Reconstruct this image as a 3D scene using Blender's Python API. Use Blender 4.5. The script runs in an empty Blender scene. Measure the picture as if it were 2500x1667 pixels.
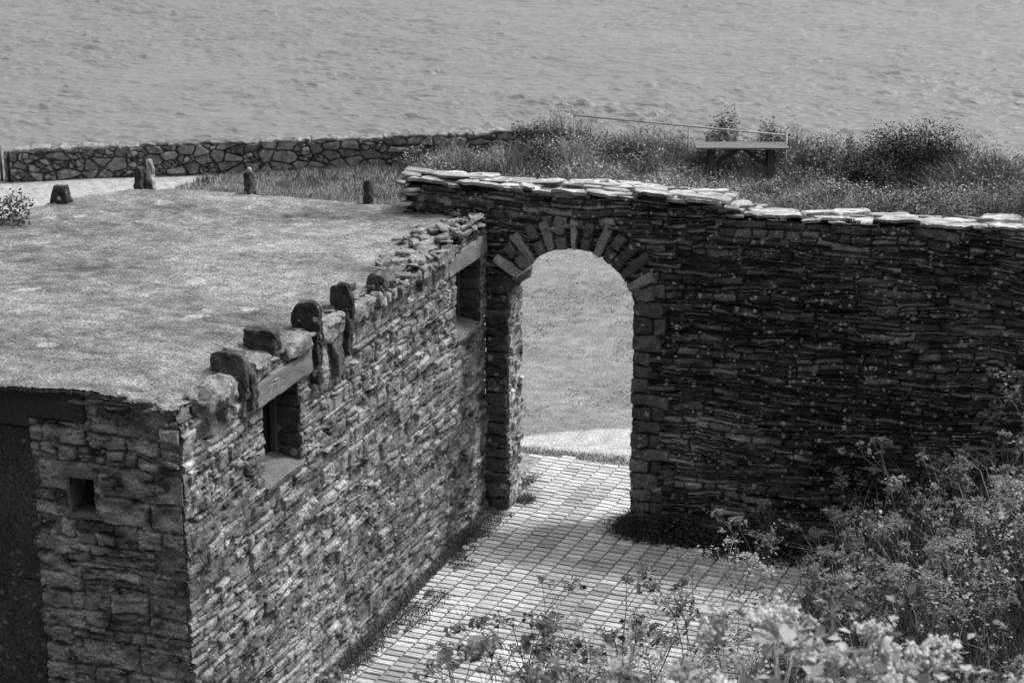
import bpy, math
import numpy as np
R = math.radians
scene = bpy.context.scene
C = scene.collection
# ------------------------------------------------------------ camera, sky, sun, exposure
YAW, PITCH = R(18.7), R(16.5)
CAM = np.array([7.32, -20.65, 8.6])
cd = bpy.data.cameras.new('camera'); cam = bpy.data.objects.new('camera', cd); C.objects.link(cam)
cam.location = CAM; cam.rotation_euler = (R(90) - PITCH, 0, YAW)
cd.sensor_width = 36; cd.lens = 68.11; cd.clip_start = 0.1; cd.clip_end = 12000
cd.dof.use_dof = True; cd.dof.focus_distance = 21.5; cd.dof.aperture_fstop = 5.6
scene.camera = cam
SUN = np.array([0.40, 0.33, 0.85]); SUN /= np.linalg.norm(SUN)
EL = math.asin(SUN[2]); AZ = math.atan2(SUN[0], SUN[1])
w = bpy.data.worlds.new('World'); scene.world = w; w.use_nodes = True
nt = w.node_tree; bg = nt.nodes['Background']
sky = nt.nodes.new('ShaderNodeTexSky'); sky.sky_type = 'NISHITA'; sky.sun_disc = False
sky.sun_elevation = EL; sky.sun_rotation = AZ; sky.dust_density = 4.0
bw = nt.nodes.new('ShaderNodeRGBToBW')
nt.links.new(sky.outputs[0], bw.inputs[0]); nt.links.new(bw.outputs[0], bg.inputs[0]); bg.inputs[1].default_value = 0.15
sd = bpy.data.lights.new('sun', 'SUN'); sd.energy = 1.6; sd.angle = R(6); sd.color = (1, 1, 1)
so = bpy.data.objects.new('sun', sd); C.objects.link(so)
so.rotation_euler = (math.pi/2 - EL, 0, math.pi - AZ)
scene.view_settings.view_transform = 'Standard'; scene.view_settings.look = 'None'
scene.view_settings.exposure = 0.75; scene.view_settings.gamma = 1
HD = np.array([-math.sin(YAW), math.cos(YAW)]); RT = np.array([math.cos(YAW), math.sin(YAW)])

# ------------------------------------------------------------ noise
rng = np.random.default_rng(7)
TAB = rng.random((8, 256, 256))
def sstep(a, b, x):
    t = np.clip((x - a)/(b - a), 0, 1); return t*t*(3 - 2*t)
def vn(x, y, k=0):
    T = TAB[k % 8]; x = x + 17.3*k; y = y + 9.1*k
    ix = np.floor(x).astype(np.int64); iy = np.floor(y).astype(np.int64)
    fx = x - ix; fy = y - iy; fx = fx*fx*(3 - 2*fx); fy = fy*fy*(3 - 2*fy)
    a = T[ix & 255, iy & 255]; b = T[(ix+1) & 255, iy & 255]
    c = T[ix & 255, (iy+1) & 255]; d = T[(ix+1) & 255, (iy+1) & 255]
    return (a*(1-fx) + b*fx)*(1-fy) + (c*(1-fx) + d*fx)*fy
def fbm(x, y, k=0, o=4):
    s = 0.; a = .5
    for i in range(o):
        s = s + a*(vn(x, y, k+i) - .5); x = x*2.03; y = y*2.03; a *= .55
    return s*1.6
def worley(x, y, k=0, jit=.9):
    ix = np.floor(x).astype(np.int64); iy = np.floor(y).astype(np.int64)
    f1 = np.full(x.shape, 9.); f2 = f1.copy(); cx = np.zeros_like(x); cy = cx.copy(); r = cx.copy(); r2 = cx.copy()
    for dx in (-1, 0, 1):
        for dy in (-1, 0, 1):
            jx = ix + dx; jy = iy + dy
            px = jx + .5 + jit*(TAB[k % 8][jx & 255, jy & 255] - .5)
            py = jy + .5 + jit*(TAB[(k+1) % 8][jx & 255, jy & 255] - .5)
            d = np.hypot(px - x, py - y); n = d < f1
            f2 = np.where(n, f1, np.minimum(f2, d)); f1 = np.where(n, d, f1)
            cx = np.where(n, px, cx); cy = np.where(n, py, cy)
            r = np.where(n, TAB[(k+2) % 8][jx & 255, jy & 255], r); r2 = np.where(n, TAB[(k+3) % 8][jx & 255, jy & 255], r2)
    return f2 - f1, cx, cy, r, r2

def courses(x, z, k, hm, lm, vary=(.45, 1.7), split=.35):
    """hand-laid courses: uneven rows, random stone lengths, some stones split in thin leaves -> edge distance (m), randoms"""
    g_ = np.random.default_rng(400 + k); T = hm*g_.uniform(vary[0], vary[1], 400); B = np.cumsum(T) - 3.
    row = np.clip(np.searchsorted(B, z) - 1, 0, 397); lo = B[row]; hi = B[row+1]; dz = np.minimum(z - lo, hi - z)
    L = lm*g_.uniform(.55, 1.6, 400)[row]; off = g_.uniform(0, 50, 400)[row]
    u = x/L + off; i = np.floor(u).astype(np.int64)
    bd_ = lambda j: j + .6*(TAB[(k+1) % 8][j & 255, row & 255] - .5)
    i = np.where(u < bd_(i), i - 1, i); i = np.where(u > bd_(i+1), i + 1, i)
    dx = np.minimum(u - bd_(i), bd_(i+1) - u)*L
    r1 = TAB[(k+2) % 8][i & 255, row & 255]; r2 = TAB[(k+3) % 8][i & 255, row & 255]; r3 = TAB[(k+4) % 8][i & 255, row & 255]
    mid = lo + (hi - lo)*(.3 + .4*r3); sp = (r1 < split) & (hi - lo > hm*.8)
    dz = np.where(sp, np.minimum(dz, np.abs(z - mid)), dz); up = sp & (z > mid)
    r2 = np.where(up, (r2*7.3) % 1, r2); r3 = np.where(up, (r3*5.1 + .3) % 1, r3)
    c = .5*(bd_(i) + bd_(i+1)); lx = (u - c)*L; lz = (z - .5*(lo+hi))
    return np.minimum(dz, dx) - .004*r3, r2, r3, lx, lz

# ------------------------------------------------------------ materials
def mat(name, base=.3, attr=False, fine=(60, .35), coarse=(3, .25), lichen=0., lcol=.5, rough=.9, bump=.4, bscale=40, spec=.25, stretch=None, vscale=13):
    m = bpy.data.materials.new(name); m.use_nodes = True; t = m.node_tree; N = t.nodes; L = t.links
    b = N['Principled BSDF']; b.inputs['Roughness'].default_value = rough; b.inputs['Specular IOR Level'].default_value = spec
    tc = N.new('ShaderNodeTexCoord'); co = tc.outputs['Object']
    if stretch:
        mp = N.new('ShaderNodeMapping'); mp.inputs['Scale'].default_value = stretch; L.new(co, mp.inputs[0]); co = mp.outputs[0]
    def math_(op, a, bb, clamp=False):
        n = N.new('ShaderNodeMath'); n.operation = op; n.use_clamp = clamp
        for i, v in enumerate((a, bb)):
            if isinstance(v, (int, float)): n.inputs[i].default_value = v
            else: L.new(v, n.inputs[i])
        return n.outputs[0]
    if attr:
        a = N.new('ShaderNodeAttribute'); a.attribute_name = 'alb'; val = a.outputs['Fac']
    else:
        v = N.new('ShaderNodeValue'); v.outputs[0].default_value = base; val = v.outputs[0]
    for sc, am in (fine, coarse):
        if am:
            n = N.new('ShaderNodeTexNoise'); n.inputs['Scale'].default_value = sc; n.inputs['Detail'].default_value = 4; n.inputs['Roughness'].default_value = .65
            L.new(co, n.inputs['Vector'])
            val = math_('MULTIPLY', val, math_('ADD', math_('MULTIPLY', math_('SUBTRACT', n.outputs['Fac'], .5), am*5), 1.0, False))
            val = math_('MAXIMUM', val, .008)
    if lichen:
        vo = N.new('ShaderNodeTexVoronoi'); vo.inputs['Scale'].default_value = vscale; L.new(co, vo.inputs['Vector'])
        n2 = N.new('ShaderNodeTexNoise'); n2.inputs['Scale'].default_value = 38; n2.inputs['Detail'].default_value = 3; L.new(co, n2.inputs['Vector'])
        sp = N.new('ShaderNodeSeparateColor'); L.new(vo.outputs['Color'], sp.inputs[0])
        rad = math_('MULTIPLY', math_('SUBTRACT', sp.outputs[0], 1 - lichen, True), .55/lichen)
        d = math_('ADD', vo.outputs['Distance'], math_('MULTIPLY', math_('SUBTRACT', n2.outputs['Fac'], .5), 1.3))
        msk = math_('MULTIPLY', math_('SUBTRACT', rad, d), 14, True)
        mx = N.new('ShaderNodeMix'); mx.data_type = 'FLOAT'; L.new(msk, mx.inputs[0]); L.new(val, mx.inputs[2]); mx.inputs[3].default_value = lcol
        val = mx.outputs[0]
    cc = N.new('ShaderNodeCombineColor')
    for i in range(3): L.new(val, cc.inputs[i])
    L.new(cc.outputs[0], b.inputs['Base Color'])
    if bump:
        n = N.new('ShaderNodeTexNoise'); n.inputs['Scale'].default_value = bscale; n.inputs['Detail'].default_value = 5; n.inputs['Roughness'].default_value = .7
        L.new(co, n.inputs['Vector'])
        bp = N.new('ShaderNodeBump'); bp.inputs['Strength'].default_value = bump; bp.inputs['Distance'].default_value = .02
        L.new(n.outputs['Fac'], bp.inputs['Height']); L.new(bp.outputs[0], b.inputs['Normal'])
    return m
M = {}
M['slate'] = mat('slate', attr=True, lichen=.34, lcol=.36, fine=(60, .75), coarse=(1.3, .28), bscale=30, bump=.9, vscale=19)
M['coping'] = mat('coping_stone', attr=True, fine=(40, .26), coarse=(7, .2), lichen=.1, lcol=.7, bump=.5)
M['rubble'] = mat('rubble', attr=True, fine=(55, .60), coarse=(5, .25), lichen=.12, lcol=.42, bscale=28, bump=1., vscale=17)
M['granite'] = mat('granite', attr=True, fine=(70, .6), coarse=(7, .35), lichen=.2, lcol=.3, bump=.5)
M['concrete'] = mat('concrete', attr=True, fine=(75, .65), coarse=(5, .12), bump=.6, bscale=70)
M['roof'] = mat('roof_gravel', attr=True, fine=(55, .95), coarse=(9, .3), bump=1., bscale=48)
M['paver'] = mat('paver', attr=True, fine=(70, .28), coarse=(6, .14), bump=.5, bscale=50)
M['soil'] = mat('soil', attr=True, fine=(34, .75), coarse=(5, .28), bump=.6, bscale=20)
M['leaf'] = mat('leaf', attr=True, fine=(0, 0), coarse=(0, 0), bump=0, rough=.65, spec=.35)
M['wood'] = mat('old_wood', .15, fine=(30, .2), coarse=(6, .1), bump=.3, stretch=(1, 6, 6))
M['shadewood'] = mat('shaded_wood', .055, fine=(30, .3), coarse=(6, .2), bump=.3)  # table wood darkened: shade under the tabletop is put into this tone
M['metal'] = mat('galvanised_metal', .38, fine=(30, .1), coarse=(3, .1), bump=.1, rough=.5)
M['door'] = mat('painted_door', .06, fine=(45, .9), coarse=(2.2, .45), lichen=.3, lcol=.17, vscale=16, bump=.3, rough=.7)
M['frame'] = mat('weathered_frame', .10, fine=(30, .2), coarse=(6, .2), bump=.2)
M['dark'] = mat('dark_interior', .015, fine=(0, 0), coarse=(0, 0), bump=0)
M['chalk'] = mat('chalk_line', .35, fine=(60, .2), coarse=(0, 0), bump=0)

# ------------------------------------------------------------ mesh helpers
def link(o, parent=None):
    C.objects.link(o)
    if parent is not None: o.parent = parent
    return o
def empty(name, loc, label, cat, group=None, rz=0):
    o = bpy.data.objects.new(name, None); C.objects.link(o); o.location = loc; o.rotation_euler = (0, 0, rz)
    o.empty_display_size = .2
    return tag(o, label, cat, group)
def tag(o, label=None, cat=None, group=None, kind=None):
    if label: o['label'] = label
    if cat: o['category'] = cat
    if group: o['group'] = group
    if kind: o['kind'] = kind
    return o
def mk(name, V, faces, m, parent=None, alb=None, smooth=True, base=None):
    """faces: list of int arrays (n,3) or (n,4); V in world coordinates, made local to the parent (or base)."""
    V = np.asarray(V, float).reshape(-1, 3)
    if parent is not None: off = np.array(parent.location)
    else: off = np.array(base if base is not None else (0, 0, 0), float)
    me = bpy.data.meshes.new(name); me.vertices.add(len(V)); me.vertices.foreach_set('co', (V - off).astype(np.float32).ravel())
    faces = [np.asarray(f, np.int32) for f in faces if len(f)]
    idx = np.concatenate([f.ravel() for f in faces]); cnt = np.concatenate([np.full(len(f), f.shape[1], np.int32) for f in faces])
    me.loops.add(len(idx)); me.loops.foreach_set('vertex_index', idx)
    me.polygons.add(len(cnt)); me.polygons.foreach_set('loop_start', np.concatenate([[0], np.cumsum(cnt)[:-1]]).astype(np.int32))
    me.polygons.foreach_set('loop_total', cnt); me.polygons.foreach_set('use_smooth', np.full(len(cnt), smooth))
    if alb is not None:
        a = me.attributes.new('alb', 'FLOAT', 'POINT'); a.data.foreach_set('value', np.broadcast_to(alb, len(V)).astype(np.float32).copy())
    me.materials.append(m); me.update(); me.validate()
    o = bpy.data.objects.new(name, me); link(o, parent)
    if parent is None: o.location = off
    return o
class MB:
    def __init__(s): s.V = []; s.Q = []; s.T = []; s.A = []; s.n = 0
    def add(s, V, Q=None, T=None, a=.3):
        V = np.asarray(V, float)
        if Q is not None and len(Q): s.Q.append(np.asarray(Q) + s.n)
        if T is not None and len(T): s.T.append(np.asarray(T) + s.n)
        s.V.append(V); s.A.append(np.broadcast_to(a, len(V)).astype(float)); s.n += len(V)
    def build(s, name, m, parent=None, smooth=True, base=None):
        f = []
        if s.Q: f.append(np.concatenate(s.Q))
        if s.T: f.append(np.concatenate(s.T))
        return mk(name, np.concatenate(s.V), f, m, parent, np.concatenate(s.A), smooth, base)
def box(mb, lo, hi, a=.3):
    x0, y0, z0 = lo; x1, y1, z1 = hi
    V = [(x, y, z) for z in (z0, z1) for y in (y0, y1) for x in (x0, x1)]
    mb.add(V, [(0, 2, 3, 1), (4, 5, 7, 6), (0, 1, 5, 4), (2, 6, 7, 3), (0, 4, 6, 2), (1, 3, 7, 5)], a=a)
def block(mb, c, half, ax=None, r=.02, amp=.012, n=5, a=.3, av=.12, seed=0, shape=None, kf=9.):
    """rounded, weathered stone block; ax = 3 axis vectors"""
    ax = np.eye(3) if ax is None else np.array(ax, float); half = np.array(half, float); c = np.array(c, float)
    g = np.linspace(-1, 1, n); r = min(r, half.min()*.95)
    ii, jj = np.meshgrid(np.arange(n-1), np.arange(n-1), indexing='ij'); q0 = (ii*n + jj).ravel()
    quad = np.stack([q0, q0+n, q0+n+1, q0+1], 1)
    for d in range(3):
        for s in (-1, 1):
            u, v = np.meshgrid(g, g, indexing='ij'); P = np.zeros((n*n, 3))
            P[:, d] = s; P[:, (d+1) % 3] = u.ravel(); P[:, (d+2) % 3] = v.ravel()
            X = P*half; Qi = np.clip(X, -(half - r), half - r); D = X - Qi; nn = np.linalg.norm(D, axis=1, keepdims=True)
            X = Qi + np.where(nn > 0, D/np.maximum(nn, 1e-9)*r, 0)
            if shape is not None: X = shape(X)
            Wd = c + X@ax; k = kf; o = seed*3.7
            ds = np.stack([fbm(Wd[:, 0]*k + Wd[:, 1]*k*.7 + o, Wd[:, 2]*k + Wd[:, 1]*k*.6, 0, 3), fbm(Wd[:, 1]*k + Wd[:, 2]*k*.6 + o, Wd[:, 0]*k + Wd[:, 2]*k*.4, 3, 3), fbm(Wd[:, 0]*k + Wd[:, 2]*.7*k + o, Wd[:, 1]*k - Wd[:, 0]*k*.3, 5, 3)], 1)
            Wd = Wd + ds*amp*2
            al = a*(1 + av*4*fbm(Wd[:, 0]*14 + o + Wd[:, 1]*9, Wd[:, 2]*14 + Wd[:, 1]*7, 2, 3))
            mb.add(Wd, quad if s > 0 else quad[:, ::-1], a=np.clip(al, .01, .9))
def slab(mb, c, rx, ry, th, rot=0, tilt=(0, 0), n=8, a=.5, rg=None):
    """flat irregular slate slab"""
    rg = rg or rng
    an = (np.arange(n) + rg.uniform(-.3, .3, n))/n*2*math.pi; rr = rg.uniform(.75, 1.1, n)
    p = np.stack([np.cos(an)*rr*rx, np.sin(an)*rr*ry], 1)
    cr, sr = math.cos(rot), math.sin(rot); p = p@np.array([[cr, sr], [-sr, cr]])
    def lay(f, dz): 
        q = p*f; return np.stack([c[0] + q[:, 0], c[1] + q[:, 1], c[2] + dz + q[:, 0]*tilt[0] + q[:, 1]*tilt[1] + rg.uniform(-.004, .004, n)], 1)
    rings = [lay(.9, -th/2), lay(1.0, -th*.35), lay(1.02, th*.2), lay(.93, th/2), lay(.5, th/2 + .004)]
    V = np.concatenate(rings + [np.array([[c[0], c[1], c[2] + th/2]]), np.array([[c[0], c[1], c[2] - th/2]])])
    Q = []; T = []
    for k in range(4):
        for i in range(n):
            j = (i+1) % n; Q.append((k*n+i, k*n+j, (k+1)*n+j, (k+1)*n+i))
    for i in range(n):
        j = (i+1) % n; T.append((4*n+i, 4*n+j, 5*n)); T.append((j, i, 5*n+1))
    mb.add(V, Q, T, a=a*rg.uniform(.8, 1.15, len(V)))
def tube(mb, P, rad, sides=5, a=.2):
    P = np.array(P, float); n = len(P); rad = np.broadcast_to(rad, n)
    T = np.gradient(P, axis=0); T /= np.linalg.norm(T, axis=1, keepdims=True) + 1e-9
    ref = np.where(np.abs(T[:, 2:3]) > .9, np.array([[1., 0, 0]]), np.array([[0, 0, 1.]]))
    A = np.cross(T, ref); A /= np.linalg.norm(A, axis=1, keepdims=True); B = np.cross(T, A)
    th = np.arange(sides)/sides*2*math.pi
    V = P[:, None] + rad[:, None, None]*(A[:, None]*np.cos(th)[None, :, None] + B[:, None]*np.sin(th)[None, :, None])
    Q = [(k*sides+i, k*sides+(i+1) % sides, (k+1)*sides+(i+1) % sides, (k+1)*sides+i) for k in range(n-1) for i in range(sides)]
    V = np.concatenate([V.reshape(-1, 3), P[:1], P[-1:]]); e = n*sides
    T3 = [((i+1) % sides, i, e) for i in range(sides)] + [((n-1)*sides+i, (n-1)*sides+(i+1) % sides, e+1) for i in range(sides)]
    mb.add(V, Q, T3, a=a)
def beam(mb, p0, p1, wd, th, a=.2, side=None):
    """rectangular beam p0->p1"""
    p0 = np.array(p0, float); p1 = np.array(p1, float); d = p1 - p0; L = np.linalg.norm(d); d /= L
    s = np.array(side if side is not None else (0, 1, 0), float); s -= d*(s@d); s /= np.linalg.norm(s); u = np.cross(d, s)
    block(mb, (p0+p1)/2, (L/2, wd/2, th/2), (d, s, u), r=.006, amp=.001, n=4, a=a, av=.03)
def panel(name, m, parent, O, U, Vv, N, W, H, res, hf, skirt=.15, base=None, rel=False):
    """height-field masonry sheet with skirts at every edge; hf(s,t) -> height, albedo, keep-mask"""
    O, U, Vv, N = (np.array(v, float) for v in (O, U, Vv, N))
    ns, nt_ = int(W/res) + 1, int(H/res) + 1
    s, t = np.meshgrid(np.linspace(0, W, ns), np.linspace(0, H, nt_), indexing='ij')
    h, al, keep = hf(s, t)
    P = O + s[..., None]*U + t[..., None]*Vv + h[..., None]*N; P = P.reshape(-1, 3); al = np.broadcast_to(al, s.shape).ravel()
    K = keep[:-1, :-1] & keep[1:, 1:] & keep[1:, :-1] & keep[:-1, 1:]
    id_ = np.arange(ns*nt_).reshape(ns, nt_)
    a, b, c, d = id_[:-1, :-1], id_[1:, :-1], id_[1:, 1:], id_[:-1, 1:]
    Q = np.stack([a[K], b[K], c[K], d[K]], 1)
    Kp = np.pad(K, 1); e = []
    for (p, q, nb) in ((a, d, Kp[:-2, 1:-1]), (c, b, Kp[2:, 1:-1]), (b, a, Kp[1:-1, :-2]), (d, c, Kp[1:-1, 2:])):
        f = K & ~nb; e.append(np.stack([p[f], q[f]], 1))
    e = np.concatenate(e); n0 = len(P)
    D = P[e.ravel()]; lo = D - N*skirt if rel else D - N*(skirt + ((D - O)@N)[:, None])
    P2 = np.concatenate([P, lo]); al2 = np.concatenate([al, al[e.ravel()]])
    k = np.arange(len(e)); SQ = np.stack([e[:, 1], e[:, 0], n0 + 2*k, n0 + 2*k + 1], 1)
    if np.cross(U, Vv)@N < 0: Q = Q[:, ::-1]; SQ = SQ[:, ::-1]
    used = np.zeros(len(P2), bool); used[Q.ravel()] = True; used[SQ.ravel()] = True
    rem = np.cumsum(used) - 1
    return mk(name, P2[used], [rem[Q], rem[SQ]], m, parent, al2[used], True, base)
def inpoly(x, y, poly):
    r = np.zeros(x.shape, bool); n = len(poly)
    for i in range(n):
        x0, y0 = poly[i]; x1, y1 = poly[(i+1) % n]
        if y0 == y1: continue
        c = ((y0 > y) != (y1 > y)) & (x < (x1-x0)*(y-y0)/(y1-y0) + x0); r ^= c
    return r

# ------------------------------------------------------------ terrain
def coast(x): return np.where(x < -6, 15.1 + (x + 16.2)*.585 + 1.0, 22.1 + .02*(x + 6)) 
def bank(x, y):
    d = (x - CAM[0])*HD[0] + (y - CAM[1])*HD[1]
    A = 6.9 - .43*d; B = .62*(x - 4.05 + .2*np.sin(y*.9)) - .05*np.maximum(0, -y - 8)
    B = np.where(y > .3, -9., B)
    A = np.where(y > .3, -9., A)
    k = .12; m_ = np.logaddexp(np.logaddexp(A/k, B/k), 0)*k - k*math.log(1)
    return np.where(np.maximum(A, B) < -1.2, 0, np.maximum(0, m_ - .03))
def zg(x, y):
    x = np.asarray(x, float); y = np.asarray(y, float)
    b = bank(x, y); rough = fbm(x*.8, y*.8, 1)*.18*sstep(0.05, .6, b) 
    cl = np.maximum(0, y - coast(x)); z = b + rough - np.minimum(14.5, cl*1.7)
    z = z + fbm(x*.35, y*.35, 4)*.10*sstep(10, 14, y)
    return z
gx = np.unique(np.concatenate([np.linspace(-2600, -40, 30), np.linspace(-40, -8, 80), np.linspace(-8, 12, 170), np.linspace(12, 40, 50), np.linspace(40, 2600, 30)]))
gy = np.unique(np.concatenate([np.linspace(1.9, 4, 60), np.linspace(-2600, -40, 24), np.linspace(-40, -22, 30), np.linspace(-22, 26, 330), np.linspace(26, 40, 30), np.linspace(40, 6000, 12)]))
X, Y = np.meshgrid(gx, gy, indexing='ij'); Z = zg(X, Y)
court = inpoly(X, Y, [(-.1, 2.1), (2.6, 2.1), (3.6, 0), (4.2, -8), (-8, -8), (-8, -16), (-.1, -16)])
alb = .17 + .05*fbm(X*1.2, Y*.8, 2)
lawn = sstep(3.2, 3.8, Y + .3*fbm(X, Y, 3))*sstep(15.5, 14, Y - .12*X)
alb = alb*(1-lawn) + lawn*(.19 + .07*fbm(X*.8, Y*2.2, 1) + .05*fbm(X*4, Y*8, 3))
pth = sstep(2.15, 2.30, Y + .15*fbm(X*1.5, Y*1.5, 5))*sstep(.07, -.05, Y - 2.92 - .62*np.clip(X, -3, 1.6) + .2*fbm(X*1.8+3, Y*1.8, 2))
alb = alb*(1-pth) + pth*.38
dl = Y - (coast(X) - 1.0); pl = sstep(-9.2, -8.6, dl + .8*fbm(X*.5, Y*.5, 3))*sstep(-.05, -.25, dl)*sstep(-11.9, -12.7, X + .8*fbm(X, Y, 4) + .12*dl)
alb = alb*(1-pl) + pl*.33
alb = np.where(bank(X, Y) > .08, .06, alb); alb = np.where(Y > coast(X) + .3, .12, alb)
n, m_ = X.shape; id_ = np.arange(n*m_).reshape(n, m_)
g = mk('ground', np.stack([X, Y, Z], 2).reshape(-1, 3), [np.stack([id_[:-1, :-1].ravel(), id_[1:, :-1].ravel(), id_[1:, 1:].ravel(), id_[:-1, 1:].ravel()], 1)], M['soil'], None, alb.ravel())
tag(g, kind='structure')

# paved court: every brick paver laid in straight columns, 3 degrees off the walls
ca, sa = math.cos(R(3.5)), math.sin(R(3.5)); mb = MB()
pw, pd = .203, .1125
for i in range(-14, 30):
    cj = rng.uniform(-.03, .03)
    for j in range(-126, 20):
        u = i*pw + rng.normal(0, .0015); v = j*pd + cj + rng.normal(0, .0015)
        x = 0.3 + u*ca + v*sa; y = -u*sa + v*ca
        if y > 2.0 + .03*math.sin(x*5) or x < -.02 and y < .5 or y < -14: continue
        if y > .45 and x < .3 - (y-.5)*.22: continue
        if bank(np.array(x), np.array(y)) > .06 or (x > 1.8 and y > -.05 and y < .5): continue
        if y > .4 and x > 2.4: continue
        hx, hy = pw/2 - .0095 - abs(rng.normal(0, .002)), pd/2 - .0115 - abs(rng.normal(0, .0015)); z = .024 + rng.normal(0, .002)
        dn = fbm(np.array(x*1.3), np.array(y*.9), 3)*1.0
        dm = fbm(np.array(x*3.1+9), np.array(y*2.3), 6)
        a = .47*(1 + rng.normal(0, .12))*(1 - .38*float(sstep(-.05, .5, dn)))*(1 - .25*float(sstep(.1, .45, dm)))*(1.12 if y > -.2 else 1)
        c_ = np.array([x, y]); co_ = []
        for f_, zz in ((1, 0.0), (1, z-.006), (.94, z)):
            for (p, q) in ((-1, -1), (1, -1), (1, 1), (-1, 1)):
                lx, ly = p*(hx if f_ == 1 else hx - .005), q*(hy if f_ == 1 else hy - .005)
                co_.append((x + lx*ca + ly*sa, y - lx*sa + ly*ca, zz + (rng.normal(0, .0012) if zz else 0)))
        qq = [(8, 9, 10, 11)]
        for k in (0, 4):
            for e_ in range(4): qq.append((k+e_, k+(e_+1) % 4, k+4+(e_+1) % 4, k+4+e_))
        mb.add(co_, qq, a=a)
pv = mb.build('paved_court', M['paver'], None, smooth=False, base=(1.5, -3, 0)); tag(pv, kind='structure')
# sandy jointing bed under the pavers
xs = np.linspace(-.6, 4.2, 60); ys = np.linspace(-14.2, 2.02, 160); Xb, Yb = np.meshgrid(xs, ys, indexing='ij')
zb = np.where(bank(Xb, Yb) > .05, -.05, .009 + .004*fbm(Xb*5, Yb*5, 2)); id_ = np.arange(Xb.size).reshape(Xb.shape)
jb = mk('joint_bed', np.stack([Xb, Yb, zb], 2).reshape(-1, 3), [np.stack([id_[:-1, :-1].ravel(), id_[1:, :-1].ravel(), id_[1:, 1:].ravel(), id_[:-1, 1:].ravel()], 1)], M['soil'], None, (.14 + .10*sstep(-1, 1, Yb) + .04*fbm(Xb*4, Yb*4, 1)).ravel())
tag(jb, kind='structure')

# ------------------------------------------------------------ sea
dd = np.concatenate([np.linspace(20, 60, 10, endpoint=False), np.geomspace(60, 82, 60, endpoint=False), np.geomspace(82, 205, 880, endpoint=False), np.geomspace(205, 7000, 160)])
uu = np.concatenate([np.linspace(-6, -.42, 40, endpoint=False), np.linspace(-.42, .42, 820, endpoint=False), np.linspace(.42, 6, 41)])
D, U_ = np.meshgrid(dd, uu, indexing='ij')
SX = CAM[0] + HD[0]*D + RT[0]*U_*D*1.0; SY = CAM[1] + HD[1]*D + RT[1]*U_*D
Zs = np.zeros_like(SX); wr = np.random.default_rng(3)
fade = sstep(1200, 300, D)
wx = SX + 2.0*fbm(SX*.12, SY*.12, 1); wy = SY + 2.0*fbm(SX*.12+7, SY*.12, 2)
gust = .55 + 1.3*np.clip(.5 + fbm(SX*.035, SY*.06, 3, 3), 0, 1.2)
for k in range(46):
    lam = math.exp(wr.uniform(math.log(.5), math.log(2.4))); an = R(106) + wr.normal(0, .34); ph = wr.uniform(0, 6.28)
    kx, ky = math.cos(an)*2*math.pi/lam, math.sin(an)*2*math.pi/lam
    am = .0068*lam**.9
    q = np.sin(wx*kx + wy*ky + ph); Zs += am*(q - .35*np.cos(2*(wx*kx + wy*ky + ph)))*gust
LX = SX*RT[0] + SY*RT[1]; LY = -SX*RT[1] + SY*RT[0]
Zs = Zs + .9*np.maximum(Zs - .03, 0)**1.5 + .03*(np.abs(fbm(LX*.35 + LY*.12, LY*.9, 2, 5))*-1.8 + .4)*gust
wl = fbm(LX*.62 + .5*fbm(LX*.2, LY*.2, 5), LY*2.3, 1, 3); Zs += .27*np.maximum(0, wl - .16 - .35*(vn(LX*.06, LY*.09, 4) - .45))
Zs += (np.random.default_rng(12).random(Zs.shape) - .5)*.010
Zs = Zs*fade - 12
n, m_ = SX.shape; id_ = np.arange(n*m_).reshape(n, m_)
ms = bpy.data.materials.new('sea_water'); ms.use_nodes = True; t = ms.node_tree; b = t.nodes['Principled BSDF']
b.inputs['Base Color'].default_value = (.20, .20, .20, 1); b.inputs['Roughness'].default_value = .2; b.inputs['IOR'].default_value = 1.33
tc = t.nodes.new('ShaderNodeTexCoord'); bpn = None
for sc, dist, st in ((1.3, .16, 1.), (3.4, .09, 1.), (9., .05, 1.)):
    nz = t.nodes.new('ShaderNodeTexNoise'); nz.inputs['Scale'].default_value = sc; nz.inputs['Detail'].default_value = 5
    mp = t.nodes.new('ShaderNodeMapping'); mp.inputs['Rotation'].default_value = (0, 0, R(-14)); mp.inputs['Scale'].default_value = (.42, 1.9, 1)
    t.links.new(tc.outputs['Object'], mp.inputs[0]); t.links.new(mp.outputs[0], nz.inputs['Vector'])
    bp = t.nodes.new('ShaderNodeBump'); bp.inputs['Strength'].default_value = st; bp.inputs['Distance'].default_value = dist
    t.links.new(nz.outputs['Fac'], bp.inputs['Height'])
    if bpn: t.links.new(bpn.outputs[0], bp.inputs['Normal'])
    bpn = bp
t.links.new(bpn.outputs[0], b.inputs['Normal'])
sea = mk('sea', np.stack([SX, SY, Zs], 2).reshape(-1, 3), [np.stack([id_[:-1, :-1].ravel(), id_[:-1, 1:].ravel(), id_[1:, 1:].ravel(), id_[1:, :-1].ravel()], 1)], ms)
tag(sea, kind='structure')

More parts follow.
